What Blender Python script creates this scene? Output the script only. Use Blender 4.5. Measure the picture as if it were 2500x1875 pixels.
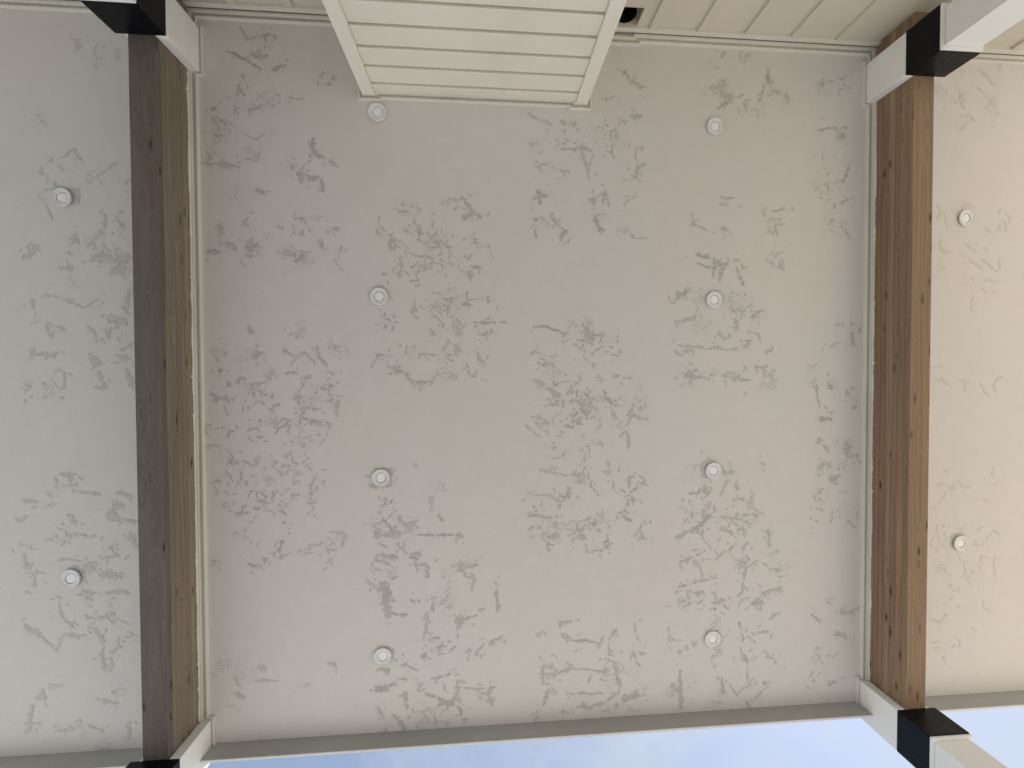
import bpy, bmesh, math, random
import numpy as np
from mathutils import Matrix, Vector

for o in list(bpy.data.objects): bpy.data.objects.remove(o)
scene = bpy.context.scene
col = scene.collection
rad = math.radians

# ------------------------------------------------------------------ camera, sky, sun, exposure
# world axes: X along the house wall, Y away from the house, Z up; the phone is at the origin looking up
CA, CB, CC, CF = 0.0172951657, -0.0706545323, -0.00408290578, 975.549864
def rotm(a, b, c):
    ca, sa, cb, sb, cc, sc = math.cos(a), math.sin(a), math.cos(b), math.sin(b), math.cos(c), math.sin(c)
    rx = np.array([[1,0,0],[0,ca,-sa],[0,sa,ca]]); ry = np.array([[cb,0,sb],[0,1,0],[-sb,0,cb]]); rz = np.array([[cc,-sc,0],[sc,cc,0],[0,0,1]])
    return rx @ ry @ rz
RC = rotm(CA, CB, CC)
cam_d = bpy.data.cameras.new('camera'); cam = bpy.data.objects.new('camera', cam_d); col.objects.link(cam)
m = Matrix.Identity(4)
for i in range(3):
    m[i][0] = RC[0][i]; m[i][1] = -RC[1][i]; m[i][2] = -RC[2][i]
cam.matrix_world = m
cam_d.sensor_fit = 'HORIZONTAL'; cam_d.sensor_width = 36; cam_d.lens = CF/2500*36
cam_d.clip_start = 0.05; cam_d.clip_end = 3000
scene.camera = cam

SUN_EL, SUN_AZ = rad(53), rad(32)         # azimuth measured from +X towards +Y (away from the house)
world = bpy.data.worlds.new('World'); scene.world = world; world.use_nodes = True
wn = world.node_tree; wn.nodes.clear()
wo = wn.nodes.new('ShaderNodeOutputWorld'); wb = wn.nodes.new('ShaderNodeBackground'); wb.inputs[1].default_value = 0.115
sky = wn.nodes.new('ShaderNodeTexSky'); sky.sky_type = 'NISHITA'; sky.sun_disc = False
sky.sun_elevation = SUN_EL; sky.sun_rotation = rad(90) - SUN_AZ
sky.air_density = 1.0; sky.dust_density = 0.4; sky.ozone_density = 1.0
tc = wn.nodes.new('ShaderNodeTexCoord')
mp = wn.nodes.new('ShaderNodeMapping'); mp.inputs['Scale'].default_value = (1, 1, 1.6); mp.inputs['Location'].default_value = (0.35, 0.1, 0.2)
n1 = wn.nodes.new('ShaderNodeTexNoise'); n1.inputs['Scale'].default_value = 3.2; n1.inputs['Detail'].default_value = 8; n1.inputs['Roughness'].default_value = 0.58; n1.inputs['Distortion'].default_value = 0.5
cr = wn.nodes.new('ShaderNodeValToRGB'); cr.color_ramp.elements[0].position = 0.40; cr.color_ramp.elements[1].position = 0.72
cr.color_ramp.elements[0].color = (0.26, 0.26, 0.26, 1); cr.color_ramp.elements[1].color = (0.75, 0.75, 0.75, 1)
mx = wn.nodes.new('ShaderNodeMixRGB'); mx.inputs[2].default_value = (4.1, 4.4, 4.8, 1)
wn.links.new(tc.outputs['Generated'], mp.inputs[0]); wn.links.new(mp.outputs[0], n1.inputs['Vector']); wn.links.new(n1.outputs[0], cr.inputs[0])
wn.links.new(cr.outputs[0], mx.inputs[0]); wn.links.new(sky.outputs[0], mx.inputs[1]); wn.links.new(mx.outputs[0], wb.inputs[0]); wn.links.new(wb.outputs[0], wo.inputs[0])

sd = bpy.data.lights.new('sun', 'SUN'); sd.energy = 5.0; sd.angle = rad(0.53); sd.color = (1.0, 0.955, 0.89)
so = bpy.data.objects.new('sun', sd); col.objects.link(so)
sdir = Vector((math.cos(SUN_AZ)*math.cos(SUN_EL), math.sin(SUN_AZ)*math.cos(SUN_EL), math.sin(SUN_EL)))
so.rotation_euler = sdir.to_track_quat('Z', 'Y').to_euler(); so.location = sdir*30

scene.render.engine = 'CYCLES'
scene.cycles.max_bounces = 12; scene.cycles.diffuse_bounces = 8
scene.view_settings.view_transform = 'Standard'; scene.view_settings.look = 'None'
scene.view_settings.gamma = 1; scene.view_settings.use_curve_mapping = False
scene.view_settings.exposure = 0.55

# ------------------------------------------------------------------ materials
def new_mat(name):
    mt = bpy.data.materials.new(name); mt.use_nodes = True
    nt = mt.node_tree; b = nt.nodes['Principled BSDF']
    return mt, nt, b
def N(nt, t, **kw):
    n = nt.nodes.new(t)
    for k, v in kw.items():
        if k in n.inputs: n.inputs[k].default_value = v
        else: setattr(n, k, v)
    return n
def ramp(nt, src, stops):
    r = nt.nodes.new('ShaderNodeValToRGB'); e = r.color_ramp.elements
    while len(e) < len(stops): e.new(0.5)
    for el, (p, c) in zip(e, stops): el.position = p; el.color = (*c, 1) if len(c) == 3 else c
    nt.links.new(src, r.inputs[0]); return r
def coords(nt, scale=(1,1,1)):
    t = nt.nodes.new('ShaderNodeTexCoord'); mpn = nt.nodes.new('ShaderNodeMapping'); mpn.inputs['Scale'].default_value = scale
    nt.links.new(t.outputs['Object'], mpn.inputs[0]); return mpn.outputs[0]
def bump(nt, b, h, strength, dist=0.002):
    n = N(nt, 'ShaderNodeBump', Strength=strength, Distance=dist); nt.links.new(h, n.inputs['Height']); nt.links.new(n.outputs[0], b.inputs['Normal']); return n
def paint(name, c, rough=0.6, grain=(60,60,4), gs=0.35, var=0.06, spec=0.35, dist=0.0015):
    mt, nt, b = new_mat(name)
    n = N(nt, 'ShaderNodeTexNoise', Scale=1.0, Detail=6, Roughness=0.6); nt.links.new(coords(nt, grain), n.inputs['Vector'])
    n2 = N(nt, 'ShaderNodeTexNoise', Scale=1.7, Detail=5); nt.links.new(coords(nt), n2.inputs['Vector'])
    r = ramp(nt, n2.outputs[0], [(0.3, [v*(1-var) for v in c]), (0.7, [min(1, v*(1+var*.6)) for v in c])])
    nt.links.new(r.outputs[0], b.inputs['Base Color']); b.inputs['Roughness'].default_value = rough; b.inputs['Specular IOR Level'].default_value = spec
    bump(nt, b, n.outputs[0], gs, dist); return mt
def stucco(name, c, marks=False):
    mt, nt, b = new_mat(name)
    co = coords(nt)
    big = N(nt, 'ShaderNodeTexNoise', Scale=0.9, Detail=5, Roughness=0.6); nt.links.new(co, big.inputs['Vector'])
    fine = N(nt, 'ShaderNodeTexNoise', Scale=75, Detail=5, Roughness=0.75); nt.links.new(co, fine.inputs['Vector'])
    mid = N(nt, 'ShaderNodeTexNoise', Scale=9, Detail=6, Roughness=0.65); nt.links.new(co, mid.inputs['Vector'])
    r = ramp(nt, big.outputs[0], [(0.30, [c[0]*1.0, c[1]*0.982, c[2]*0.978]), (0.5, c), (0.70, [c[0]*0.978, c[1]*0.992, c[2]*0.99])])
    f = ramp(nt, fine.outputs[0], [(0.25, (0.93,0.93,0.93)), (0.75, (1.05,1.05,1.05))])
    g = ramp(nt, mid.outputs[0], [(0.3, (0.975,0.975,0.975)), (0.7, (1.015,1.015,1.015))])
    m1 = N(nt, 'ShaderNodeMixRGB', blend_type='MULTIPLY', Fac=1.0); m2 = N(nt, 'ShaderNodeMixRGB', blend_type='MULTIPLY', Fac=1.0)
    nt.links.new(r.outputs[0], m1.inputs[1]); nt.links.new(f.outputs[0], m1.inputs[2]); nt.links.new(m1.outputs[0], m2.inputs[1]); nt.links.new(g.outputs[0], m2.inputs[2])
    out = m2.outputs[0]
    if marks:
        at = N(nt, 'ShaderNodeAttribute', attribute_name='tone')
        tr = ramp(nt, at.outputs['Fac'], [(0.0, (1.0,1.0,1.0)), (1.0, (0.69,0.695,0.675))])
        m3 = N(nt, 'ShaderNodeMixRGB', blend_type='MULTIPLY', Fac=1.0); nt.links.new(out, m3.inputs[1]); nt.links.new(tr.outputs[0], m3.inputs[2]); out = m3.outputs[0]
    nt.links.new(out, b.inputs['Base Color']); b.inputs['Roughness'].default_value = 0.92; b.inputs['Specular IOR Level'].default_value = 0.15
    ad = N(nt, 'ShaderNodeMath', operation='MULTIPLY_ADD'); nt.links.new(mid.outputs[0], ad.inputs[0]); ad.inputs[1].default_value = 0.8; nt.links.new(fine.outputs[0], ad.inputs[2])
    bump(nt, b, ad.outputs[0], 0.25, 0.002); return mt
def wood(name, dark, light, grey=0.0):
    mt, nt, b = new_mat(name)
    oi = nt.nodes.new('ShaderNodeObjectInfo'); t = nt.nodes.new('ShaderNodeTexCoord')
    off = N(nt, 'ShaderNodeVectorMath', operation='SCALE'); off.inputs['Scale'].default_value = 13.7
    cmb = nt.nodes.new('ShaderNodeCombineXYZ')
    for i in range(3): nt.links.new(oi.outputs['Random'], cmb.inputs[i])
    nt.links.new(cmb.outputs[0], off.inputs[0])
    add = N(nt, 'ShaderNodeVectorMath', operation='ADD'); nt.links.new(t.outputs['Object'], add.inputs[0]); nt.links.new(off.outputs[0], add.inputs[1])
    def mapped(s):
        q = nt.nodes.new('ShaderNodeMapping'); q.inputs['Scale'].default_value = s; nt.links.new(add.outputs[0], q.inputs[0]); return q.outputs[0]
    warp = N(nt, 'ShaderNodeTexNoise', Scale=1.0, Detail=3); nt.links.new(mapped((9, 1.1, 9)), warp.inputs['Vector'])
    # knots: stretched cells, only some of them; the rings bend round them
    vo = N(nt, 'ShaderNodeTexVoronoi', Scale=1.0); vo.inputs['Randomness'].default_value = 1.0; nt.links.new(mapped((17, 4.6, 17)), vo.inputs['Vector'])
    kn = ramp(nt, vo.outputs['Distance'], [(0.06, (1,1,1)), (0.12, (0.5,0.5,0.5)), (0.26, (0,0,0))])
    sep = nt.nodes.new('ShaderNodeSeparateColor'); nt.links.new(vo.outputs['Color'], sep.inputs[0])
    some = N(nt, 'ShaderNodeMath', operation='GREATER_THAN'); nt.links.new(sep.outputs[0], some.inputs[0]); some.inputs[1].default_value = 0.38
    km = N(nt, 'ShaderNodeMath', operation='MULTIPLY'); nt.links.new(kn.outputs[0], km.inputs[0]); nt.links.new(some.outputs[0], km.inputs[1])
    halo = ramp(nt, vo.outputs['Distance'], [(0.0, (1,1,1)), (0.6, (0,0,0))])
    hm = N(nt, 'ShaderNodeMath', operation='MULTIPLY'); nt.links.new(halo.outputs[0], hm.inputs[0]); nt.links.new(some.outputs[0], hm.inputs[1])
    bend = N(nt, 'ShaderNodeVectorMath', operation='SCALE'); bend.inputs[0].default_value = (0.9, 0, 0.9); nt.links.new(hm.outputs[0], bend.inputs['Scale'])
    wadd = N(nt, 'ShaderNodeVectorMath', operation='ADD'); nt.links.new(mapped((13, 0.42, 13)), wadd.inputs[0]); nt.links.new(bend.outputs[0], wadd.inputs[1])
    wv = N(nt, 'ShaderNodeTexWave', wave_type='RINGS', rings_direction='Y', Scale=1.0, Distortion=7.0, Detail=3.0); wv.inputs['Detail Scale'].default_value = 1.2
    nt.links.new(wadd.outputs[0], wv.inputs['Vector'])
    st = N(nt, 'ShaderNodeTexNoise', Scale=1.0, Detail=6, Roughness=0.65); nt.links.new(mapped((70, 0.9, 70)), st.inputs['Vector'])
    g = N(nt, 'ShaderNodeMixRGB', Fac=0.62); nt.links.new(wv.outputs[0], g.inputs[1]); nt.links.new(st.outputs[0], g.inputs[2])
    r = ramp(nt, g.outputs[0], [(0.15, dark), (0.5, [(a+c)/2 for a, c in zip(dark, light)]), (0.85, light)])
    hv = N(nt, 'ShaderNodeHueSaturation'); nt.links.new(r.outputs[0], hv.inputs['Color'])
    vr = N(nt, 'ShaderNodeMapRange'); nt.links.new(oi.outputs['Random'], vr.inputs[0]); vr.inputs[3].default_value = 0.80; vr.inputs[4].default_value = 1.15
    nt.links.new(vr.outputs[0], hv.inputs['Value']); hv.inputs['Saturation'].default_value = 1.0 - grey
    big = N(nt, 'ShaderNodeTexNoise', Scale=1.0, Detail=4); nt.links.new(mapped((6, 0.8, 6)), big.inputs['Vector'])
    bg = ramp(nt, big.outputs[0], [(0.3, (0.84,0.84,0.86)), (0.7, (1.1,1.08,1.05))])
    mm = N(nt, 'ShaderNodeMixRGB', blend_type='MULTIPLY', Fac=1.0); nt.links.new(hv.outputs[0], mm.inputs[1]); nt.links.new(bg.outputs[0], mm.inputs[2])
    kx = N(nt, 'ShaderNodeMixRGB'); nt.links.new(km.outputs[0], kx.inputs[0]); nt.links.new(mm.outputs[0], kx.inputs[1]); kx.inputs[2].default_value = (0.045, 0.024, 0.013, 1)
    ckn = N(nt, 'ShaderNodeTexNoise', Scale=1.0, Detail=2); nt.links.new(mapped((150, 1.0, 150)), ckn.inputs['Vector'])
    ck = ramp(nt, ckn.outputs[0], [(0.70, (1,1,1)), (0.735, (0.35,0.33,0.31))])
    cx_ = N(nt, 'ShaderNodeMixRGB', blend_type='MULTIPLY', Fac=1.0); nt.links.new(kx.outputs[0], cx_.inputs[1]); nt.links.new(ck.outputs[0], cx_.inputs[2])
    nt.links.new(cx_.outputs[0], b.inputs['Base Color']); b.inputs['Roughness'].default_value = 0.72; b.inputs['Specular IOR Level'].default_value = 0.25
    bump(nt, b, g.outputs[0], 0.35, 0.002); return mt

M_STUC = stucco('stucco_paint', (0.675, 0.655, 0.634))
M_MARK = stucco('stucco_trowel_marks', (0.675, 0.655, 0.634), True)
M_TRIM = paint('bead_paint', (0.70, 0.68, 0.62), 0.6)
M_SIDE = paint('siding_paint', (0.80, 0.775, 0.69), 0.62, grain=(3, 60, 90), gs=0.25)
M_WALL = paint('wall_paint', (0.64, 0.60, 0.50), 0.7, grain=(60, 60, 4), gs=0.3)
M_POST = paint('column_paint', (0.84, 0.845, 0.83), 0.6, grain=(40, 40, 6), gs=0.5, dist=0.002)
M_BLACK = paint('black_paint', (0.003, 0.0035, 0.006), 0.3, grain=(22, 22, 5), gs=0.8, var=0.3, spec=0.2, dist=0.004)
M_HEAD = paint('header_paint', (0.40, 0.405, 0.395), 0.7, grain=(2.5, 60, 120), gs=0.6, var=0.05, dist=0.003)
M_WOODR = wood('fir_beam', (0.25, 0.168, 0.108), (0.36, 0.255, 0.175))
M_WOODL = wood('shaded_fir_beam', (0.205, 0.16, 0.118), (0.30, 0.245, 0.185), 0.12)  # same fir wood; dimmer light put into the colour as a greyer, darker tone
M_WOODD = wood('dark_weathered_fir', (0.15, 0.122, 0.107), (0.20, 0.166, 0.148), 0.15)
M_PLAS = paint('white_plastic', (0.74, 0.75, 0.77), 0.4, grain=(5,5,5), gs=0.02, var=0.01)
M_LENS = paint('frosted_lens', (0.86, 0.87, 0.88), 0.5, grain=(5,5,5), gs=0.02, var=0.01)
M_PIPE = paint('black_duct', (0.004, 0.004, 0.004), 0.6)
M_CAULK = paint('caulk', (0.72, 0.70, 0.66), 0.5)
M_ROOF = paint('roof_membrane', (0.25, 0.25, 0.25), 0.8)
M_PATIO = paint('patio_concrete', (0.31, 0.30, 0.285), 0.85, grain=(30,30,30), gs=0.3, var=0.12)
def paving_mat():
    mt, nt, b = new_mat('pale_paving')
    n = N(nt, 'ShaderNodeTexNoise', Scale=3.0, Detail=8); nt.links.new(coords(nt), n.inputs['Vector'])
    r = ramp(nt, n.outputs[0], [(0.3, (0.40,0.405,0.40)), (0.7, (0.50,0.50,0.49))]); nt.links.new(r.outputs[0], b.inputs['Base Color']); b.inputs['Roughness'].default_value = 0.95
    return mt
M_GROUND = paving_mat()

# ------------------------------------------------------------------ helpers
def link(name, me, mat, parent=None):
    me.materials.append(mat) if not me.materials else None
    o = bpy.data.objects.new(name, me); col.objects.link(o)
    if parent is not None:
        o.parent = parent; o.matrix_parent_inverse = world_of(parent).inverted()
    return o
def world_of(o):
    t = Matrix.Translation(o.location)
    return t if o.parent is None else world_of(o.parent) @ o.matrix_parent_inverse @ t
def box_bm(bm, x0, x1, y0, y1, z0, z1):
    vs = [bm.verts.new((x, y, z)) for x in (x0, x1) for y in (y0, y1) for z in (z0, z1)]
    for f in ((0,1,3,2), (4,6,7,5), (0,4,5,1), (2,3,7,6), (0,2,6,4), (1,5,7,3)): bm.faces.new([vs[i] for i in f])
def box_me(name, b, bev=0.0):
    bm = bmesh.new(); box_bm(bm, *b)
    if bev: bmesh.ops.bevel(bm, geom=bm.edges[:], offset=bev, segments=2, profile=0.6, affect='EDGES')
    bmesh.ops.recalc_face_normals(bm, faces=bm.faces[:])
    me = bpy.data.meshes.new(name); bm.to_mesh(me); bm.free(); return me
def box(name, b, mat, parent=None, bev=0.0): return link(name, box_me(name, b, bev), mat, parent)
def poly_me(name, verts, faces):
    me = bpy.data.meshes.new(name); me.from_pydata(verts, [], faces); me.update(); return me
def empty(name, loc, label, cat, group=None):
    o = bpy.data.objects.new(name, None); col.objects.link(o); o.location = loc; o.empty_display_size = 0.1
    o['label'] = label; o['category'] = cat; o['kind'] = 'thing'
    if group: o['group'] = group
    return o
def lathe_me(name, prof, seg=48):
    vs, fs = [], []
    for i in range(seg):
        a = 2*math.pi*i/seg
        for r, z in prof: vs.append((r*math.cos(a), r*math.sin(a), z))
    n = len(prof)
    for i in range(seg):
        j = (i+1) % seg
        for k in range(n-1): fs.append((i*n+k, j*n+k, j*n+k+1, i*n+k+1))
    me = poly_me(name, vs, fs)
    bm = bmesh.new(); bm.from_mesh(me); bmesh.ops.remove_doubles(bm, verts=bm.verts[:], dist=1e-6); bmesh.ops.recalc_face_normals(bm, faces=bm.faces[:]); bm.to_mesh(me); bm.free()
    return me
def copy_tree(o, parent=None):
    c = o.copy(); col.objects.link(c); c.parent = parent; c.matrix_parent_inverse = o.matrix_parent_inverse.copy()
    for ch in o.children: copy_tree(ch, c)
    return c

H, GZ = 3.0, -1.55
BX = (-2.1225, 3.1675); BHW = 0.0775; BD = 0.31           # beams: centre lines, half width, depth
XL, XR = -4.0, 4.75                                          # ends of the porch roof
YW, YF = -2.60, 2.65                                        # wall panel face, header face

# ------------------------------------------------------------------ ground
g = link('ground', poly_me('ground', [(-900,-900,GZ-0.15), (900,-900,GZ-0.15), (900,900,GZ-0.15), (-900,900,GZ-0.15)], [(0,1,2,3)]), M_GROUND); g['kind'] = 'structure'
p = box('patio', (XL-0.6, XR+0.5, YW, 5.2, GZ-0.3, GZ), M_PATIO, None, 0.02); p['kind'] = 'structure'

dw = box('bounce_paving', (XR+0.51, XR+16, -9, 14, GZ-0.3, GZ-0.01), paint('warm_bounce_paving', (0.60, 0.50, 0.38), 0.9, grain=(30,30,30), gs=0.3, var=0.1), None, 0.02); dw['kind'] = 'structure'  # unseen warm paving, added to bounce warm light onto the right bay

# ------------------------------------------------------------------ house wall (board and batten)
hw = empty('house_wall', (0, YW, GZ), 'cream board and batten house wall with thin vertical strips meeting the ceiling', 'wall')
VX0, VX1, VZ0, VZ1 = 0.965, 1.15, 2.785, 2.935
ZT = 3.2
def wallpiece(x0, x1, z0, z1): return box('wall_panel', (x0, x1, YW-0.25, YW, z0, z1), M_WALL, hw)
wallpiece(XL-2, VX0, GZ-0.1, ZT); wallpiece(VX1, XR+2, GZ-0.1, ZT); wallpiece(VX0, VX1, GZ-0.1, VZ0); wallpiece(VX0, VX1, VZ1, ZT)
bats = [1.239+0.03+0.3685*k for k in range(13)] + [-1.367+0.028-0.378*k for k in range(19)]
bme = box_me('batten', (-0.029, 0.029, YW-0.005, YW+0.022, GZ+0.05, 2.9285), 0.002)
for x in bats:
    if any(abs(x-b) < 0.11 for b in BX): continue
    o = link('batten', bme, M_WALL, hw); o.location.x = x
for a, b in ((XL-2, BX[0]-BHW-.002), (BX[0]+BHW+.002, -0.86), (0.79, BX[1]-BHW-.002), (BX[1]+BHW+.002, XR+2)):
    box('frieze_board', (a, b, YW-0.004, YW+0.025, 2.93, 2.966), M_TRIM, hw, 0.003)
# recessed vent beside the chase
vb = empty('vent_opening', ((VX0+VX1)/2, YW, VZ0), 'small square opening with a black round duct in the wall beside the chase', 'vent')
bm = bmesh.new()
for b in ((VX0, VX0+0.004, YW-0.16, YW+0.004, VZ0, VZ1), (VX1-0.004, VX1, YW-0.16, YW+0.004, VZ0, VZ1),
          (VX0+0.004, VX1-0.004, YW-0.16, YW+0.004, VZ0, VZ0+0.004), (VX0+0.004, VX1-0.004, YW-0.16, YW+0.004, VZ1-0.004, VZ1)): box_bm(bm, *b)
me = bpy.data.meshes.new('sleeve'); bm.to_mesh(me); bm.free(); link('sleeve', me, M_WALL, vb)
dz = lathe_me('duct', [(0.0, 0.0), (0.066, 0.0), (0.0685, 0.14), (0.0705, 0.14), (0.0705, -0.01), (0, -0.01)], 40)
o = link('duct', dz, M_PIPE, vb); o.rotation_euler = (rad(-90), 0, 0); o.location = (1.043, YW-0.15, 2.8605)

# ------------------------------------------------------------------ chimney chase with lap siding
CX0, CX1, CY = -0.862, 0.785, -2.058
ch = empty('chimney_chase', ((CX0+CX1)/2, CY, GZ), 'cream box clad in horizontal lap siding with corner boards projecting from the wall', 'chase')
box('core', (CX0+0.03, CX1-0.03, YW+0.03, CY-0.036, GZ, 3.05), M_SIDE, ch)
E_ = 0.1577; zb = [2.893-E_*k for k in range(29)]
def siding(z0, z1, name='siding_board'):
    x0, x1 = CX0+0.0895, CX1-0.0895
    prof = [(CY-0.034, z0+0.004), (CY+0.008, z0), (CY+0.010, z0+0.0025), (CY-0.004, z1-0.009), (CY-0.006, z1-0.0105), (CY-0.034, z1-0.0105)]
    vs = [(x, y, z) for x in (x0, x1) for y, z in prof]; n = len(prof)
    fs = [tuple(range(n))[::-1], tuple(range(n, 2*n))] + [(k, (k+1) % n, n+(k+1) % n, n+k) for k in range(n)]
    return link(name, poly_me(name, vs, fs), M_SIDE, ch)
siding(zb[0], 3.02)
for k in range(1, 28): siding(zb[k], zb[k-1]+0.001)
box('corner_board', (CX0, CX0+0.0875, YW+0.03, CY+0.022, GZ+0.02, 3.02), M_SIDE, ch, 0.002)
box('corner_board', (CX1-0.0875, CX1, YW+0.03, CY+0.022, GZ+0.02, 3.02), M_SIDE, ch, 0.002)

# ------------------------------------------------------------------ glued laminated beams
beams = []
for bx, mat, lab, nl in ((BX[0], M_WOODL, 'greyish laminated timber beam under the ceiling', 7), (BX[1], M_WOODR, 'warm brown knotty laminated timber beam under the ceiling', 7)):
    r = empty('timber_beam', (bx, 0, H-BD), lab, 'beam', 'timber beams crossing the porch ceiling'); beams.append(r)
    t = BD/nl
    rnd = random.Random(int(bx*10))
    for k in range(nl+1):
        j = rnd.uniform(-0.0009, 0.0009)
        z0 = H-BD+t*k
        z1 = min(z0+t-0.0012, H+0.03)
        box('lamination', (bx-BHW+j, bx+BHW+j, YW+0.002, 2.75, z0, z1), M_WOODD if (k == 0 and bx < 0) else mat, r, 0.0022)

# ------------------------------------------------------------------ columns
CH = 0.15
def make_column():
    r = empty('porch_column', (0, 0, GZ), '', 'column', 'porch columns with black bands')
    zt = H-BD-0.003
    box('shaft', (-CH+0.022, CH-0.022, -CH+0.024, CH-0.024, GZ+0.12, 2.458), M_POST, r, 0.004)
    box('plinth', (-CH, CH, -CH, CH, GZ, GZ+0.119), M_POST, r, 0.006)
    box('collar', (-CH+0.001, CH-0.001, -CH+0.001, CH-0.001, 2.459, 2.4735), M_POST, r, 0.003)
    box('black_band', (-CH, CH, -CH-0.004, CH+0.004, 2.474, zt), M_BLACK, r, 0.004)
    for s in (-1, 1):
        a, b = sorted((s*(BHW+0.0035), s*(CH if s < 0 else BHW+0.022)))     # thick cheek towards the middle bay
        box('side_cheek', (a, b, -CH, CH, zt+0.001, H+0.002), M_POST, r, 0.003)
    return r
proto = make_column()
CYS = (-2.297, 2.611)
spots = [(BX[0], CYS[0], 'white column with black band at the house end of the greyish beam'),
         (BX[1], CYS[0], 'white column with black band at the house end of the warm brown knotty beam'),
         (BX[0], CYS[1], 'white column with black band at the open end of the greyish beam'),
         (BX[1], CYS[1], 'white column with bluish black band at the open end of the warm brown beam')]
for i, (x, y, lab) in enumerate(spots):
    c = proto if i == 0 else copy_tree(proto)
    c.location = (x, y, GZ); c['label'] = lab; c.rotation_euler.z = math.pi if x < 0 else 0

# ------------------------------------------------------------------ roof, headers
rf = empty('porch_canopy', (0, 0, H+0.06), 'flat porch roof above the stucco ceilings ending at the sky', 'roof')
box('roof_deck', (XL, XR, YW, 2.74, H+0.062, H+0.3), M_ROOF, rf)
box('fascia', (XL, XR, 2.741, 2.765, H-0.02, H+0.31), M_POST, rf, 0.003)
for a, b, lab in ((XL, BX[0]-CH-.002, 'painted header board at the sky edge of the left end bay, outside the weathered beam'),
             (BX[0]+CH+.002, BX[1]-CH-.002, 'long painted header board at the sky edge between the two open-end columns'),
             (BX[1]+CH+.002, XR, 'painted header board at the sky edge beside the warm brown beam, outer bay')):
    hd = empty('header', ((a+b)/2, YF, 2.86), lab.replace('left end bay, outside the weathered beam', 'bay outside the greyish beam'), 'header', 'headers along the open edge')
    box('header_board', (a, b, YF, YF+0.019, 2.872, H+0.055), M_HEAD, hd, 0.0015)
    box('lit_edge_strip', (a, b, YF+0.0, YF+0.017, 2.866, 2.8715), M_TRIM, hd, 0.002)  # lighter colour paints in the lit lower edge of the header board
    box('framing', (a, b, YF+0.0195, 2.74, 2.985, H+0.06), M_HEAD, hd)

# ------------------------------------------------------------------ stucco ceilings
def sweep(name, path, side, parent, prof, mat):
    P = [np.array(q, float) for q in path]; n = len(P); vs, fs = [], []
    for i in range(n):
        ds = []
        if i > 0: d = P[i]-P[i-1]; ds.append(d/np.linalg.norm(d))
        if i < n-1: d = P[i+1]-P[i]; ds.append(d/np.linalg.norm(d))
        ns = [np.array((-d[1], d[0]))*side for d in ds]
        off = ns[0] if len(ns) == 1 else (ns[0]+ns[1])/(1+ns[0].dot(ns[1]))
        for d, z in prof: q = P[i]+off*d; vs.append((q[0], q[1], H+z))
    k = len(prof)
    for i in range(n-1):
        for j in range(k-1): fs.append((i*k+j, i*k+j+1, (i+1)*k+j+1, (i+1)*k+j))
    fs += [tuple(range(k))[::-1], tuple(range((n-1)*k, n*k))]
    me = poly_me(name, vs, fs)
    bm = bmesh.new(); bm.from_mesh(me); bmesh.ops.recalc_face_normals(bm, faces=bm.faces[:]); bm.to_mesh(me); bm.free()
    return link(name, me, mat, parent)
PROF = [(0.0, 0.004), (0.0, -0.027), (0.018, -0.027), (0.0205, -0.0245), (0.0205, -0.0005), (0.0395, -0.0005), (0.040, -0.018), (0.042, -0.0205), (0.050, -0.0205), (0.053, -0.018), (0.0535, 0.004)]
bays = {}
for key, x0, x1, lab in (('m', BX[0]+BHW+.001, BX[1]-BHW-.001, 'stucco ceiling of the wide middle bay between the two timber beams'),
                    ('l', XL, BX[0]-BHW-.001, 'cool grey stucco ceiling of the bay outside the greyish beam'),
                    ('r', BX[1]+BHW+.001, XR, 'bright warm stucco ceiling of the bay outside the warm brown beam')):
    r = empty('stucco_ceiling', ((x0+x1)/2, 0, H), lab, 'ceiling', 'stucco ceilings of the porch bays'); bays[key] = r
    box('stucco_surface', (x0, x1, YW+0.001, YF-0.001, H, H+0.06), M_STUC, r)
k = 0.033; bi = BHW; fy = YW+0.025; ci = CH-k
xl, xr = BX[0]+bi, BX[1]-bi; cl, c_r = BX[0]+ci, BX[1]-ci
y0, y1 = CYS[0]-ci, CYS[0]+ci; y2 = CYS[1]-ci; q = 0.02
path = [(cl, YF), (cl, y2), (xl, y2), (xl, y1), (cl, y1), (cl, y0), (xl, y0), (xl, fy),
        (CX0+q, fy), (CX0+q, CY+0.022-q), (CX0+0.0875+q*0, CY+0.022-q), (CX0+0.0875, CY+0.008-q), (CX1-0.0875, CY+0.008-q), (CX1-0.0875, CY+0.022-q), (CX1-q, CY+0.022-q), (CX1-q, fy+0.02),
        (1.14, fy+0.02), (1.14, fy), (xr, fy), (xr, y0), (c_r, y0), (c_r, y1), (xr, y1), (xr, y2), (c_r, y2), (c_r, YF)]
sweep('casing_bead', path, 1, bays['m'], PROF, M_TRIM)
sweep('casing_bead', [(XL, fy), (BX[0]-bi, fy)], 1, bays['l'], PROF, M_TRIM)
sweep('casing_bead', [(BX[1]+bi, fy), (XR, fy)], 1, bays['r'], PROF, M_TRIM)
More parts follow.
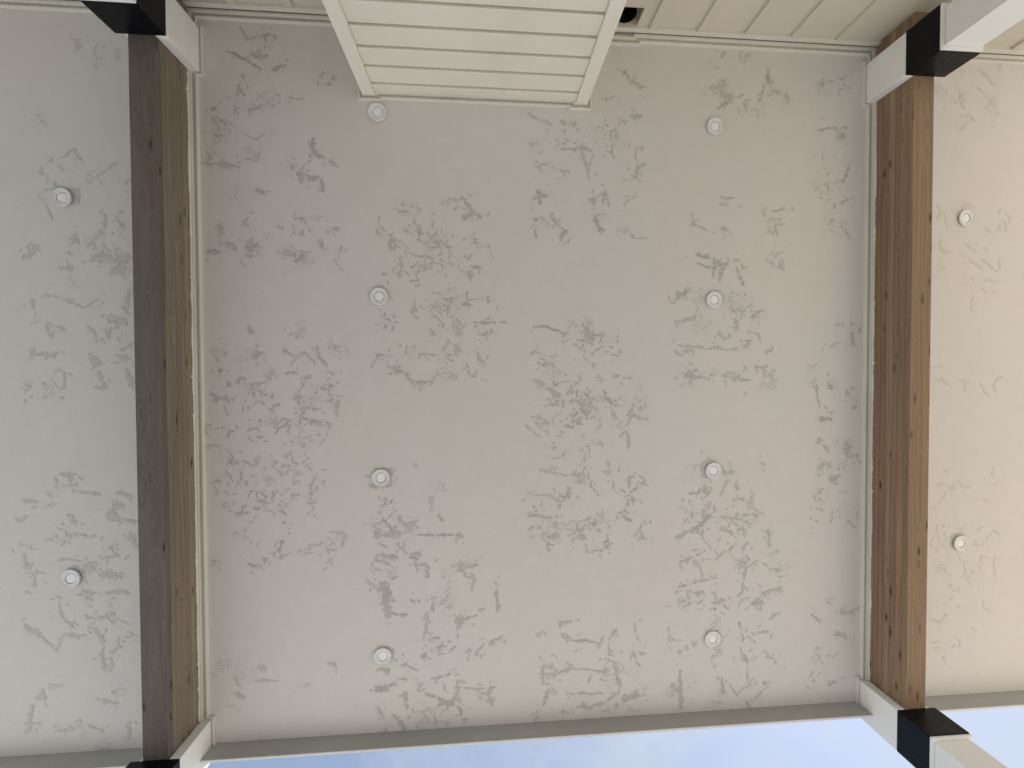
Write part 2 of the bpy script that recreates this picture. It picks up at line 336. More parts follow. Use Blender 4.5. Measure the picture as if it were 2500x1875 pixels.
# caulk smeared along the inner faces of the beams
rng = np.random.default_rng(5)
for s, bx in ((1, BX[0]), (-1, BX[1])):
    ys = np.arange(y1+0.03, y2-0.03, 0.012); n = len(ys)
    a = np.interp(ys, np.arange(-3, 3.3, 0.11), rng.random(58)[:len(np.arange(-3, 3.3, 0.11))])
    b = rng.random(n)
    drop = 0.003+0.010*a**2+0.004*b
    lump = rng.random(n) > 0.985; drop[lump] += 0.012
    x = bx+s*(bi+0.0025)
    vs = []
    for y, d in zip(ys, drop): vs += [(x-s*0.002, y, H-0.0265), (x+s*0.0035, y, H-0.0268), (x+s*0.0015, y, H-0.0268-d), (x-s*0.002, y, H-0.0275-d)]
    fs = [(4*i+j, 4*i+j+1, 4*i+j+5, 4*i+j+4) for i in range(n-1) for j in range(3)]
    link('caulk_line', poly_me('caulk_line', vs, fs), M_CAULK, bays['m'])

# ------------------------------------------------------------------ recessed downlights
def make_light():
    r = empty('recessed_downlight', (0, 0, H), '', 'downlight', 'white recessed ceiling downlights')
    link('trim_ring', lathe_me('trim_ring', [(0.050, 0.004), (0.052, -0.006), (0.0635, -0.0075), (0.0645, -0.012), (0.063, -0.017), (0.0595, -0.0185), (0.056, -0.0155), (0.042, -0.0135), (0.039, -0.0145), (0.0375, -0.0125), (0.0365, -0.002), (0.0365, 0.004)], 64), M_PLAS, r)
    link('lens', lathe_me('lens', [(0.0345, 0.002), (0.034, -0.0085), (0.032, -0.0105), (0.02, -0.0115), (0.0, -0.012)], 48), M_LENS, r)
    for ch_ in r.children: ch_.matrix_parent_inverse = Matrix.Identity(4)
    return r
pl = make_light()
rows = ['first from the house wall', 'second from the house wall', 'third from the house wall', 'nearest the open header edge']
LS = []
for cx_, side in ((-0.7588, 'greyish'), (1.7859, 'warm brown')):
    for i in range(4): LS.append((cx_, -1.9217+1.3298*i, 'round white downlight in the row toward the %s beam, %s' % (side, rows[i])))
LS[0] = (LS[0][0], LS[0][1], 'round white downlight close in front of the lap sided chase')
for x, nm, yy in ((-2.895, 'bay outside the greyish beam', (-1.25, 1.40)), (3.90, 'bright bay outside the warm brown beam', (-1.27, 1.38))):
    for y, w in zip(yy, ('nearer the house wall', 'nearer the open edge')): LS.append((x, y, 'round white downlight in the %s, %s' % (nm, w)))
for i, (x, y, lab) in enumerate(LS):
    c = pl if i == 0 else copy_tree(pl)
    c.location = (x, y, H); c['label'] = lab; c.rotation_euler.z = i*0.7

# ------------------------------------------------------------------ trowel marks in the stucco skim coat
# strokes read off the ceiling: crop origin + scale, half width, polyline
def back(u, v):
    d = RC.T @ np.array([(u-1250)/CF, (v-937.5)/CF, 1.0]); return d[:2]*H/d[2]
CR = {'A': (480,600,.3014), 'B': (880,600,.3014), 'C': (1250,700,.2411), 'D': (1250,1050,.2411), 'E': (1600,1100,.2486), 'F': (480,1100,.2411),
      'G': (0,0,.3858), 'H': (750,0,.3858), 'I': (1500,0,.4521), 'J': (0,1235,.3858), 'K': (1750,1235,.3858), 'L': (850,1235,.3858), 'M': (0,600,.3858), 'N': (1650,600,.3858), 'P': (900,450,.1582)}
ST = """
G 13 1640 230 1700 225 1740 235;G 9 1440 320 1500 350 1560 385 1640 430;G 10 1690 455 1750 440 1790 415;G 8 1490 530 1520 570 1545 600;G 6 1820 610 1880 628 1940 620
G 26 1590 700 1640 680 1670 660;G 12 1340 695 1365 690;G 7 1380 745 1430 790 1465 840;G 5 1480 690 1510 720;G 14 1365 860 1400 855;G 10 1310 960 1340 1000
G 9 1290 1040 1350 1040;G 22 1390 1040 1450 1045;G 7 1470 1045 1540 1060;G 14 1975 880 1975 920 1985 965;G 15 2000 985 2060 1000;G 10 1840 1045 1850 1060;G 10 1890 1100 1910 1115
G 16 1960 1140 2010 1130 2040 1170;G 13 1540 1390 1560 1395;G 20 1390 1430 1400 1480;G 16 1870 1380 1910 1390;G 15 2110 1430 2130 1450;G 20 1560 1560 1590 1580;G 18 1810 1590 1820 1610;G 18 2020 1530 2040 1550
G 12 1910 1450 1920 1480;G 20 1370 1590 1385 1600;G 8 1870 1660 1940 1600;G 6 2040 470 2050 540;G 12 2080 540 2110 480;G 22 490 280 500 290;G 5 590 330 620 375 710 350;G 6 280 1190 330 1200;G 7 250 1240 290 1310 330 1385
G 9 410 990 470 950 510 1020;G 12 320 1000 330 1020;G 12 260 1100 270 1060;G 24 450 1540 470 1500;G 17 190 1570 205 1600;G 26 640 1620 700 1640 840 1640;G 16 760 1410 770 1440;G 12 790 1160 820 1140;G 9 670 1350 660 1450
H 9 1430 740 1540 780 1550 800;H 13 1670 790 1700 780;H 9 1610 870 1650 890;H 6 1580 935 1690 945;H 9 1740 920 1800 965;H 7 1890 780 1900 800;H 6 1920 830 1930 980;H 8 1440 1055 1530 1040;H 12 1620 1095 1660 1090
H 8 1810 990 1770 1110;H 12 1440 1250 1530 1240;H 12 1470 1220 1480 1290;H 10 1810 1270 1820 1290;H 9 1890 1200 1870 1280;H 8 2010 1300 2040 1260;H 6 1900 1360 1800 1360;H 20 1820 1380 1860 1450;H 22 1590 1490 1640 1470
H 6 1440 1430 1450 1500;H 10 2060 1130 2080 1130;H 8 1560 1390 1590 1420;H 16 1990 450 2040 490 2110 550;H 8 1860 640 1940 615;H 12 2040 730 2100 735;H 6 2080 930 2090 1110;H 7 1990 760 2020 780
H 8 880 1280 900 1255 1000 1265;H 20 1000 1375 1050 1350 1090 1380;H 17 590 1340 630 1345;H 6 700 1330 720 1330
P 8 110 700 170 770 270 810;P 14 340 830 400 915;P 8 550 670 690 800;P 16 710 720 830 770;P 12 890 750 920 740;P 10 970 640 1010 770;P 7 1130 700 1130 790;P 8 1020 870 1110 990;P 8 1110 870 1170 960;P 7 1210 840 1210 990
P 12 1610 840 1700 840;P 8 1620 910 1860 990;P 14 600 1050 740 1110 860 1120;P 5 890 1135 980 1145;P 16 880 1240 1000 1220 1110 1240;P 10 1110 1240 1190 1280;P 32 490 1150 510 1260;P 24 490 1300 480 1430;P 18 730 1390 770 1490;P 8 800 1360 860 1300
P 7 1340 1190 1430 1340;P 12 1400 1340 1500 1360;P 24 1570 1400 1590 1400;P 7 1530 1275 1710 1270;P 12 1200 250 1310 210;P 14 1420 240 1500 230;P 10 1520 300 1580 320
A 16 90 40 180 30 190 70;A 22 400 10 520 10;A 14 430 20 430 80;A 9 380 80 470 85;A 22 720 40 760 40;A 14 720 70 800 80;A 9 880 60 870 100;A 6 1180 0 1150 100;A 22 480 890 540 870;A 5 700 810 720 840 700 870 740 880;A 16 1080 830 1095 840
A 13 185 1000 190 1050;A 14 260 1110 285 1135;A 9 340 1110 370 1080;A 6 400 1130 540 1110 600 1050;A 16 450 1170 470 1210;A 12 520 1170 535 1220;A 7 100 1165 150 1220;A 20 150 1230 175 1240;A 10 290 1240 300 1260;A 9 390 1240 405 1285
A 9 720 1030 830 1030;A 13 870 1070 920 1060;A 8 850 1110 840 1180;A 12 835 1210 850 1220;A 10 820 1270 835 1290;A 8 855 1320 840 1430;A 16 870 1400 940 1420 1010 1430;A 6 1040 1015 1100 1025 1060 1090;A 9 1000 1145 1020 1150;A 6 1070 1140 1120 1140
A 6 830 1440 830 1560;A 7 110 1490 180 1475;A 8 250 1500 320 1490;A 8 560 1430 620 1400 640 1460;A 13 640 1520 690 1470 740 1440;A 8 450 1490 480 1480;A 8 500 1550 550 1545;A 8 1060 1480 1080 1465;A 7 980 1535 1020 1525;A 6 600 1330 680 1240;A 6 590 1020 640 1010
B 8 600 450 625 540;B 14 690 440 730 450;B 9 705 460 700 580;B 9 600 560 670 640 670 680;B 14 435 490 440 540;B 6 480 490 550 530;B 12 800 460 870 480;B 5 870 440 1000 430;B 7 1025 425 1050 490;B 13 660 625 690 630;B 10 740 635 750 630;B 5 790 660 810 630;B 10 930 630 1090 625;B 5 945 700 1020 735 1065 700
B 12 575 710 600 700;B 18 770 810 800 850;B 9 720 885 760 880;B 10 955 830 960 920;B 10 980 900 1000 970;B 10 200 600 240 595;B 10 205 610 200 665;B 7 160 880 240 900;B 6 350 880 450 865;B 6 470 880 640 885;B 6 210 975 280 1010;B 17 290 1010 340 1030;B 12 340 1035 430 1090 490 1105;B 9 440 1115 580 1100;B 8 870 1030 890 1055 940 1055;B 7 620 1000 680 990;B 14 170 350 210 355
C 12 210 410 330 395 430 440 530 485;C 9 530 490 570 430 630 350;C 14 710 370 750 430;C 26 740 450 770 530;C 9 790 550 870 490;C 8 880 560 920 490;C 8 650 620 740 640 710 710;C 6 710 715 770 760;C 9 830 655 880 630;C 7 980 600 1040 635;C 6 1090 620 1120 650;C 9 210 660 300 690 410 710;C 7 310 790 380 845;C 9 430 855 480 880
C 20 240 950 340 1000;C 28 350 1020 410 1070 460 1120;C 24 520 1160 640 1160 720 1180;C 36 690 1180 720 1250;C 22 690 1250 760 1270;C 14 650 1010 660 1130;C 20 750 1085 770 1095;C 14 450 970 455 990;C 7 470 970 680 960;C 12 770 1230 790 1215;C 12 650 1270 620 1370;C 20 560 1410 620 1420;C 14 640 1350 670 1380;C 20 920 1040 950 1100;C 22 960 1120 1000 1190;C 16 1000 1200 1060 1320
C 14 1080 1390 1140 1360;C 12 200 1315 300 1350 400 1410;C 8 300 1320 440 1420;C 18 1015 910 1025 915;C 6 1040 910 1110 908;C 9 1130 1190 1135 1180;C 9 1180 1250 1190 1240;C 18 1270 1240 1310 1230;C 7 1190 1320 1230 1310;C 8 830 1510 860 1450 910 1395;C 12 890 960 930 940;C 12 1130 1480 1180 1450;C 14 1000 700 1090 700;C 6 800 1590 940 1600;C 9 390 1165 410 1200;C 8 460 1160 490 1210
D 9 210 410 330 410 460 440 560 460;D 26 600 450 680 450 720 440;D 10 670 470 680 500;D 9 740 230 735 310 750 390;D 12 770 420 780 500;D 12 790 540 820 590 870 660;D 14 500 680 590 680;D 9 560 680 575 600;D 8 200 660 440 670;D 10 430 690 520 740;D 9 980 370 1010 400 990 440;D 22 1200 470 1230 450;D 16 1200 510 1200 550;D 16 1310 540 1340 530;D 16 1190 640 1260 590;D 12 1180 680 1150 800 1120 850
D 7 1180 720 1250 700;D 12 1140 880 1200 915;D 12 220 860 260 880;D 9 300 885 380 895;D 9 410 930 470 1000;D 9 600 930 720 920;D 17 590 1010 620 1040;D 17 690 1000 710 1080;D 10 630 1105 740 1105;D 10 770 950 790 1010;D 8 820 960 880 1000;D 18 970 1000 1000 1010;D 9 1310 950 1295 1030;D 10 1260 1105 1330 1090;D 7 365 1090 480 1075;D 9 365 1100 360 1210;D 9 975 1110 970 1200;D 10 830 1220 920 1220;D 7 390 170 440 240;D 8 500 240 540 240
E 30 470 170 520 150;E 34 660 200 690 220 760 190;E 12 440 190 470 130;E 10 480 350 500 420;E 17 490 400 520 440;E 12 510 500 530 570;E 34 480 690 520 660;E 26 350 800 430 750 470 720;E 18 230 860 290 820;E 12 470 790 460 910;E 12 460 640 540 620;E 14 240 1100 330 1060 460 1010;E 10 320 430 410 410;E 22 790 350 830 400;E 8 770 500 860 460;E 18 840 780 900 770;E 13 900 710 970 690;E 9 960 610 980 660;E 13 660 770 740 810
E 14 730 970 790 920;E 12 870 940 875 1010;E 12 1110 770 1110 880;E 26 1110 920 1140 930;E 10 1120 1165 1230 1168;E 16 840 1100 890 1110;E 16 780 1150 850 1150;E 12 900 1130 980 1140;E 14 890 1160 880 1270;E 13 860 1310 860 1390;E 28 960 1510 1000 1490;E 20 1010 1450 1070 1390;E 12 1090 1380 1220 1360;E 8 660 620 720 730;E 8 770 620 860 700;E 16 1050 120 1055 140
E 26 1670 110 1700 150;E 12 1640 140 1620 200;E 28 1730 280 1780 260;E 16 1790 240 1830 220;E 16 1580 440 1590 460;E 14 1560 560 1640 590;E 16 1790 600 1810 600;E 14 1570 690 1590 700;E 22 1970 620 1990 600;E 10 1820 410 1880 430;E 9 1870 110 1870 150;E 16 1690 1490 1710 1520;E 24 1840 1600 1960 1590;E 12 1910 40 1990 45;E 12 260 1470 340 1490;E 16 280 1540 340 1500;E 12 380 1400 470 1380;E 12 420 1500 480 1470;E 16 580 1560 610 1560;E 16 640 1470 680 1480;E 9 230 1340 330 1315;E 9 340 1310 580 1250
F 8 310 75 330 70;F 22 490 120 540 130;F 10 580 95 650 120;F 8 350 110 380 160;F 12 400 180 460 240 450 320;F 12 330 260 370 310;F 5 380 350 410 400;F 10 210 300 250 295;F 10 180 360 210 440;F 12 890 60 960 20;F 12 760 160 820 110;F 12 860 165 960 155;F 8 820 190 855 260;F 6 1040 130 1100 110;F 9 1190 240 1200 300;F 12 1160 330 1145 400;F 14 1150 440 1180 420;F 10 1150 490 1165 560;F 14 1175 590 1190 600;F 8 1290 310 1305 400;F 9 900 390 960 370 1040 300
F 6 600 410 610 450;F 8 700 465 770 450;F 10 850 440 870 450;F 7 890 550 985 475;F 10 280 570 330 565;F 22 400 630 450 630;F 10 490 640 600 580;F 15 600 590 690 600;F 8 690 600 820 630;F 24 850 640 890 640;F 10 510 890 530 880;F 8 370 845 400 830;F 6 780 1035 850 990;F 17 830 940 870 910;F 6 930 800 960 770;F 14 1120 1040 1180 1030;F 8 1040 1025 1080 1020;F 18 1320 1080 1350 1130;F 10 1330 1020 1340 1050;F 14 1350 960 1385 940;F 10 140 1120 240 1115;F 10 690 1120 710 1120;F 9 550 1150 580 1180
F 30 1800 230 1960 230;F 30 1800 350 1940 350;F 12 1870 690 1980 790;F 22 2000 810 2070 850;F 18 1840 870 1950 870;F 14 1950 860 2070 890;F 8 1860 570 1900 540;F 12 1930 550 1990 500;F 20 1835 1110 1860 1130;F 12 1890 1130 1930 1120;F 18 1900 1050 1990 1100;F 10 1940 1230 1990 1260;F 18 1870 1390 1920 1400;F 18 1940 1350 1950 1450;F 22 1920 1460 1930 1560;F 26 1930 1570 1920 1640
L 12 300 70 400 140;L 22 370 140 410 120;L 12 180 180 260 190;L 14 210 90 300 170;L 9 440 180 700 190;L 14 700 200 720 200;L 13 180 350 210 350;L 12 230 310 300 330;L 7 310 240 370 300;L 12 400 330 440 330;L 17 440 370 490 380 500 450;L 26 690 380 730 400;L 9 740 390 820 380;L 22 230 500 240 560 240 620;L 22 240 660 260 690;L 8 270 690 370 690;L 12 610 600 620 580;L 22 680 720 720 740;L 8 720 720 770 710;L 9 690 750 700 840;L 10 500 700 480 830;L 14 940 530 945 660;L 7 390 600 430 600;L 16 480 950 500 960;L 10 800 950 860 880;L 9 900 865 980 830;L 12 570 890 620 890;L 16 200 1030 260 1040
L 22 200 1150 270 1140;L 15 190 1280 220 1340 240 1420;L 12 360 1180 370 1280;L 12 450 1180 550 1210;L 28 590 1240 650 1250;L 14 690 1110 690 1200;L 13 690 1260 720 1320;L 9 690 1150 850 1160;L 9 870 1190 930 1140;L 9 890 1240 920 1220;L 9 530 1100 680 1050;L 9 550 1300 560 1390;L 9 360 1010 440 1040;L 9 1340 740 1400 740;L 13 1350 820 1400 840;L 10 1420 850 1580 860;L 8 1650 850 1700 780;L 10 1650 860 1655 940;L 10 1815 740 1830 850;L 10 1810 940 1835 1010;L 10 1690 1000 1720 1140;L 7 1740 1020 1735 1050
L 14 1230 1020 1240 1130;L 12 1250 1180 1310 1150;L 13 1260 1190 1230 1260;L 9 1300 1070 1400 1030;L 6 1400 1030 1630 1045;L 12 1590 1045 1630 1040;L 26 1760 1220 1840 1200;L 18 1690 1270 1760 1240;L 9 1630 1240 1720 1170;L 9 1390 1190 1600 1190;L 14 1450 1280 1600 1260;L 9 1350 1310 1360 1290;L 9 1180 1310 1190 1340;L 9 1180 60 1290 80;L 10 1300 110 1330 140;L 9 1400 150 1430 170;L 12 1460 140 1480 210;L 8 1260 210 1330 190;L 7 1265 210 1265 280;L 9 1880 200 1840 210;L 14 2090 200 2200 130;L 12 2090 930 2110 920;L 14 2100 1040 2110 1280;L 9 2090 620 2130 600
K 12 20 70 130 80;K 12 170 60 240 50;K 12 150 140 190 160;K 14 40 150 90 170;K 12 320 160 340 260;K 18 130 370 190 380;K 9 340 400 410 405;K 14 220 620 270 620;K 9 290 560 400 520;K 9 180 390 165 540;K 12 140 740 180 860;K 12 230 810 330 800;K 20 170 950 190 1000;K 14 300 1120 330 1150;K 16 30 1100 40 1190;K 12 190 1020 200 1140;K 14 800 680 890 650;K 16 750 800 830 830;K 12 600 690 640 720;K 14 640 950 670 1000;K 12 330 950 380 990;K 9 610 1100 620 1140;K 12 720 1130 760 1110;K 10 180 1230 210 1280
I 10 20 380 100 440 150 470;I 26 520 480 590 460;I 22 580 500 630 530;I 10 620 540 560 590;I 10 830 380 830 440;I 10 800 500 780 550;I 16 925 510 940 560;I 6 730 600 770 590;I 6 690 550 710 585;I 7 860 490 920 500;I 8 720 290 700 360;I 8 590 280 580 310;I 9 1125 450 1130 480;I 6 1240 450 1245 480;I 6 1150 930 1155 1060;I 8 1200 970 1240 980 1265 900;I 7 1120 820 1130 870;I 8 1090 1000 1120 1020;I 8 1220 1100 1260 1080;I 8 1240 1220 1265 1290;I 18 1215 710 1225 740;I 7 1110 700 1200 690
I 8 580 1070 650 1070;I 12 590 1230 630 1260;I 6 420 1210 540 1260;I 7 865 1210 880 1290;I 8 850 1140 940 1130;I 9 440 1375 550 1410;I 10 540 1420 600 1430 570 1510;I 10 660 1450 700 1540;I 9 640 1410 670 1400;I 9 830 1390 860 1430;I 12 890 1410 910 1460;I 7 430 1420 540 1450;I 12 340 1610 390 1570
N 14 0 480 60 480 160 440;N 16 370 520 390 520;N 20 480 450 540 410;N 9 350 420 410 390;N 9 410 430 490 360;N 8 370 490 420 460;N 10 10 630 130 640 250 650 380 655;N 16 50 680 80 660;N 20 430 650 470 610;N 12 570 680 620 640;N 20 90 800 140 790;N 12 60 830 210 840;N 7 240 790 320 830;N 22 340 830 400 840;N 9 400 850 470 855;N 12 550 790 570 830;N 9 490 770 580 770;N 12 1110 540 1120 620;N 9 1010 510 1050 490;N 8 980 635 1050 605;N 12 960 870 990 910;N 8 890 870 910 1030;N 16 1080 930 1100 950;N 20 920 1100 980 1090;N 9 1120 1030 1150 1000;N 20 890 1250 910 1230;N 14 930 1270 970 1310;N 26 1080 1230 1085 1290;N 9 1080 1330 1150 1330;N 10 1020 1230 1015 1250
M 28 180 50 220 20;M 40 740 150 790 140;M 12 570 90 640 40;M 20 430 150 450 130;M 17 820 270 790 420;M 12 690 490 770 470;M 24 660 530 690 560;M 12 720 480 740 490;M 20 210 690 370 690;M 10 405 790 405 900;M 24 570 700 620 760;M 15 620 790 640 850;M 12 740 690 790 720;M 16 800 780 830 880;M 10 770 660 850 620;M 12 600 895 680 900;M 12 160 920 200 890;M 7 290 490 390 520;M 6 290 300 430 350 520 390 630 340;M 12 380 1450 460 1440;M 17 450 1480 480 1510;M 9 460 1560 640 1570;M 14 740 1570 800 1580;M 24 700 1640 770 1640;M 9 200 340 220 440;M 9 140 1610 230 1620
J 30 700 60 760 100;J 14 430 60 480 120;J 9 430 180 600 190;J 18 830 180 860 260;J 9 690 260 740 320;J 9 400 340 520 350;J 10 660 330 750 320;J 12 150 320 180 400;J 14 200 440 220 520;J 30 540 380 590 400;J 30 640 430 760 450;J 22 540 540 580 560;J 12 640 560 800 540;J 20 545 580 555 600;J 9 360 580 400 720;J 9 400 720 470 770;J 12 560 720 720 690;J 13 570 750 640 830 650 920;J 12 700 930 750 900;J 26 170 770 230 810;J 9 250 830 340 900;J 16 650 940 660 1050;J 22 240 1210 290 1220;J 14 640 1230 740 1250;J 9 200 1290 190 1370;J 9 350 1430 480 1400;J 9 560 1400 640 1420;J 16 640 1540 690 1560;J 9 820 1370 820 1480
"""
strokes = []
for item in ST.replace('\n', ';').split(';'):
    f = item.split()
    if not f: continue
    ox, oy, sc = CR[f[0]]; w = float(f[1]); pts = [float(v) for v in f[2:]]
    pp = [back(ox+pts[i]*sc, oy+pts[i+1]*sc) for i in range(0, len(pts), 2)]
    strokes.append((w*sc*H/CF, np.array(pp), f[0]))

STEP = 0.004
GX0, GX1, GY0, GY1 = -3.95, 4.70, -2.56, 2.645
gx = np.arange(GX0, GX1, STEP); gy = np.arange(GY0, GY1, STEP)
X, Y = np.meshgrid(gx, gy)
def vnoise(x, y, scale, seed):
    r = np.random.default_rng(seed); L = r.random((256, 256))
    u, v = x*scale+500.3, y*scale+500.7
    iu = np.floor(u).astype(int); iv = np.floor(v).astype(int); fu = u-iu; fv = v-iv
    fu = fu*fu*(3-2*fu); fv = fv*fv*(3-2*fv); a, b, c_, d = iu & 255, iv & 255, (iu+1) & 255, (iv+1) & 255
    return (L[b, a]*(1-fu)+L[b, c_]*fu)*(1-fv)+(L[d, a]*(1-fu)+L[d, c_]*fu)*fv
def fbm(x, y, scale, seed, oc=3):
    s = 0; t = 0; am = 1
    for i in range(oc): s = s+am*vnoise(x, y, scale*2.03**i, seed+i); t += am; am *= 0.55
    return s/t
wx = (fbm(X, Y, 22, 11)-0.5)*0.075+(vnoise(X, Y, 75, 14)-0.5)*0.018; wy = (fbm(X, Y, 22, 31)-0.5)*0.075+(vnoise(X, Y, 75, 34)-0.5)*0.018
XWp, YWp = X+wx*0.30, Y+wy*0.30
shape = fbm(X+wx*0.6, Y+wy*0.6, 34, 51, 3)                       # broken, thorny islands
teeth = fbm(X+wx*0.5, Y+wy*0.5, 120, 71, 2)
F = np.full(X.shape, -1.0)
TONE = np.zeros(X.shape)
rr = np.random.default_rng(9)
def stamp(w, P, tone, hard=1.0):
    pad = w*2+0.05
    i0 = max(0, int((P[:,0].min()-pad-GX0)/STEP)); i1 = min(len(gx), int((P[:,0].max()+pad-GX0)/STEP)+1)
    j0 = max(0, int((P[:,1].min()-pad-GY0)/STEP)); j1 = min(len(gy), int((P[:,1].max()+pad-GY0)/STEP)+1)
    if i1 <= i0 or j1 <= j0: return
    s = np.s_[j0:j1, i0:i1]
    px, py = XWp[s], YWp[s]; peak = rr.uniform(0.1, 0.9)
    d = np.full(px.shape, 9.0); n_seg = max(1, len(P)-1); taper = np.zeros(px.shape)
    L = max(1e-6, np.linalg.norm(np.diff(P, axis=0), axis=1).sum()) if len(P) > 1 else 1
    for k_ in range(max(1, len(P)-1)):
        a = P[k_]; b = P[min(k_+1, len(P)-1)]; ab = b-a; l2 = max(1e-9, ab @ ab)
        t = np.clip(((px-a[0])*ab[0]+(py-a[1])*ab[1])/l2, 0, 1)
        e = np.hypot(px-a[0]-t*ab[0], py-a[1]-t*ab[1]); u = (k_+t)/n_seg
        taper = np.where(e < d, 1.15-1.1*np.abs(u-peak)**1.2, taper); d = np.minimum(d, e)
    v = np.maximum(w, 0.0042)*(0.60*taper+2.1*(shape[s]-0.5)+2.5*(teeth[s]-0.5)+0.10)*1.2-d
    TONE[s] = np.where(v > F[s], tone, TONE[s]); F[s] = np.maximum(F[s], v)
for w, P, c_ in strokes:
    t = 0.55 if c_ in 'JM' or (c_ == 'G' and P[0][0] < -2.2) else rr.uniform(0.6, 1.0)
    stamp(w*0.80, P, t*(0.4 if P[0][0] > 3.2 else 1))
    for _ in range(rr.integers(3, 8)):                                   # crumbs around the stroke
        q_ = P[rr.integers(len(P))]+rr.normal(0, 0.035, 2); e_ = rr.normal(0, 0.012, 2)
        stamp(rr.uniform(0.003, 0.0058), np.array([q_-e_, q_+e_]), t*0.9)
# skim-coat blocks: the marks stop at straight sheet edges
BL = [(505,60,832,645,1), (505,800,832,1385,1), (505,1560,832,1812,1), (905,470,1215,945,1), (905,1130,1215,1800,1.1), (1290,270,1578,590,1), (1290,770,1578,1350,.8), (1290,1515,1578,1800,1),
      (1645,100,1920,300,.5), (1645,480,1920,935,.9), (1645,1120,1920,1780,1.1), (1985,280,2108,600,.7), (1985,780,2108,1290,.8), (1985,1470,2108,1790,.8), (850,40,1300,260,.0), (1500,100,1640,260,.5),
      (50,80,330,300,.4), (45,360,330,960,.75), (45,1150,345,1830,.9), (2275,140,2440,320,.9), (2275,500,2460,760,.6), (2275,880,2470,1000,.4), (2268,1150,2430,1500,.8), (2268,1530,2400,1700,.6)]
MASK = np.zeros(X.shape, bool)
for x0_, y0_, x1_, y1_, dn in BL:
    a = back(x0_, y0_); b = back(x1_, y1_); W, Hh = b-a
    i0, i1, j0, j1 = [int(v) for v in ((a[0]-GX0)/STEP, (b[0]-GX0)/STEP, (a[1]-GY0)/STEP, (b[1]-GY0)/STEP)]
    i0 = max(0, i0); j0 = max(0, j0)
    if dn == 0: continue
    side = 'l' if b[0] < -2.1 else 'r' if a[0] > 3.2 else 'm'
    tn = {'l': 0.5, 'm': 0.75, 'r': 0.17}[side]
    for _ in range(int(W*Hh*dn*(9 if side != 'r' else 60))):           # short broken arcs
        c_ = a+np.array((rr.random()*W, rr.random()*Hh)); ang = rr.choice([0, 0.5, 1.57])+rr.normal(0, 0.45); l = rr.uniform(0.03, 0.16); cv = rr.normal(0, 0.25)*l
        dv = np.array((math.cos(ang), math.sin(ang))); nv = np.array((-dv[1], dv[0]))
        stamp(rr.uniform(0.006, 0.014)*(0.7 if side == 'r' else 1), np.array([c_-dv*l/2, c_+nv*cv, c_+dv*l/2]), tn*rr.uniform(0.55, 1.1))
    for _ in range(int(W*Hh*dn*7)):                                      # fields of fine specks
        c_ = a+np.array((rr.random()*W, rr.random()*Hh)); r_ = rr.uniform(0.05, 0.12)
        si, sj = int((c_[0]-GX0)/STEP), int((c_[1]-GY0)/STEP); k_ = int(r_/STEP)
        s = np.s_[max(0, sj-k_):sj+k_, max(0, si-k_):si+k_]
        if F[s].size == 0: continue
        dd = np.hypot(X[s]-c_[0], Y[s]-c_[1])/r_
        v = (fbm(X[s]+wx[s], Y[s]*1.5+wy[s], 75, 91, 2)-0.62-0.22*np.clip(dd, 0, 2)**2)*0.05
        TONE[s] = np.where(v > F[s], tn*0.7, TONE[s]); F[s] = np.maximum(F[s], v)
# ragged cut-out patches behind some downlights
for lx, ly, sx, sy in ((-0.7588,-1.9217+1.3298*2,.070,.070), (-2.885,-1.27,.085,.055)):
    dx, dy = X+wx*0.2-lx-0.01, Y+wy*0.2-ly
    v = np.minimum(sx-np.abs(dx+0.15*dy), sy-np.abs(dy-0.1*dx)); TONE = np.where((v > F) & (v > 0), 0.6, TONE); F = np.maximum(F, v)
for lx, ly, ox_, oy_, r_ in ((-0.7588,-1.9217+1.3298,.004,-.012,.068), (1.7859,-1.9217+1.3298,.016,-.012,.07), (1.7859,-1.9217+1.3298*2,-.02,-.008,.075), (-2.895,1.40,.012,-.01,.07), (-0.7588,-1.9217+1.3298*3,.012,.004,.069), (3.9,1.38,-.006,-.014,.068), (1.7859,-1.9217+1.3298*3,.02,.012,.066)):
    v = r_+0.03*(shape-0.5)-np.hypot(X+wx*0.2-lx-ox_, Y+wy*0.2-ly-oy_); TONE = np.where((v > F) & (v > 0), 0.6, TONE); F = np.maximum(F, v)
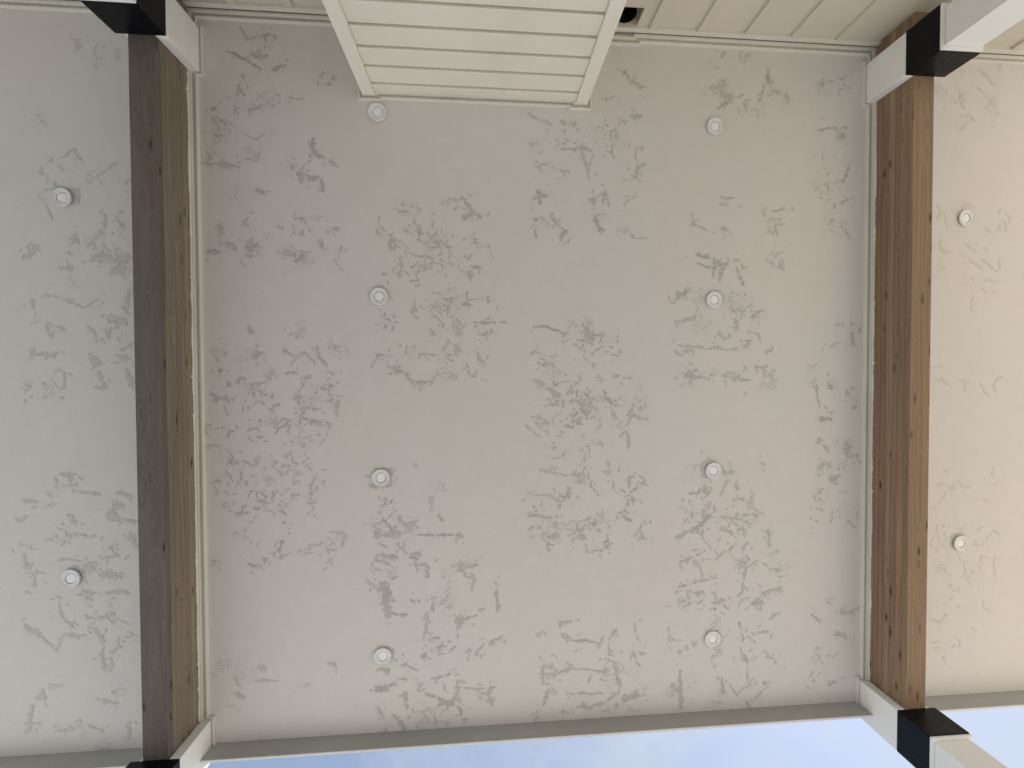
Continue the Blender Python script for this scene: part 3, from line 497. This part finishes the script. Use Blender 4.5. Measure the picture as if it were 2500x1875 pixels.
# keep clear of beams, columns, the chase and the trim
bad = (np.abs(X-BX[0]) < BHW) | (np.abs(X-BX[1]) < BHW) | ((X > CX0-0.03) & (X < CX1+0.03) & (Y < CY+0.06))
for bx in BX:
    bad |= (np.abs(X-bx) < BHW+0.05) & (X*0+1 > 0)
    for cy_ in CYS: bad |= (np.abs(X-bx) < CH+0.03) & (np.abs(Y-cy_) < CH+0.03)
bad |= Y < YW+0.08
F = np.where(bad, -1.0, F); F = np.clip(F, -0.02, 0.02)
TONE = np.where(TONE > 0, TONE, 0.5)
def march(F, T, i0, i1):
    """polygons of F > 0 (marching squares with clipped cells)"""
    f = F[:, i0:i1]; ny, nx = f.shape
    a, b, c_, d = f[:-1, :-1], f[:-1, 1:], f[1:, 1:], f[1:, :-1]
    code = (a > 0)*1+(b > 0)*2+(c_ > 0)*4+(d > 0)*8
    verts, faces, tones = [], [], []
    cache = {}
    cor = ((0,0), (1,0), (1,1), (0,1))
    for j, i in zip(*np.nonzero(code)):
        fv = [f[j+dy, i+dx] for dx, dy in cor]
        poly = []
        for k_ in range(4):
            dx, dy = cor[k_]; n_ = (k_+1) % 4; ex, ey = cor[n_]
            if fv[k_] > 0:
                key = (i+dx, j+dy, -1)
                if key not in cache: cache[key] = len(verts); verts.append((gx[i0+i+dx], gy[j+dy], H-0.0015)); tones.append(T[j+dy, i0+i+dx])
                poly.append(cache[key])
            if (fv[k_] > 0) != (fv[n_] > 0):
                p0 = (i+dx, j+dy); p1 = (i+ex, j+ey); key = (min(p0, p1), max(p0, p1))
                if key not in cache:
                    t = fv[k_]/(fv[k_]-fv[n_]); cache[key] = len(verts)
                    verts.append((gx[i0+i+dx]+t*(ex-dx)*STEP, gy[j+dy]+t*(ey-dy)*STEP, H-0.0015)); tones.append(T[j+dy, i0+i+dx])
                poly.append(cache[key])
        if len(poly) > 2: faces.append(tuple(poly[::-1]))
    return verts, faces, tones
for key, a, b in (('l', GX0, BX[0]), ('m', BX[0], BX[1]), ('r', BX[1], GX1)):
    vs, fs, ts = march(F, TONE, int((a-GX0)/STEP), min(len(gx), int((b-GX0)/STEP)))
    me = poly_me('trowel_marks', vs, fs)
    at = me.attributes.new('tone', 'FLOAT', 'POINT'); at.data.foreach_set('value', np.array(ts, 'f'))
    o = link('trowel_marks', me, M_MARK, bays[key]); o['kind'] = 'stuff'
    print('marks', key, len(fs))
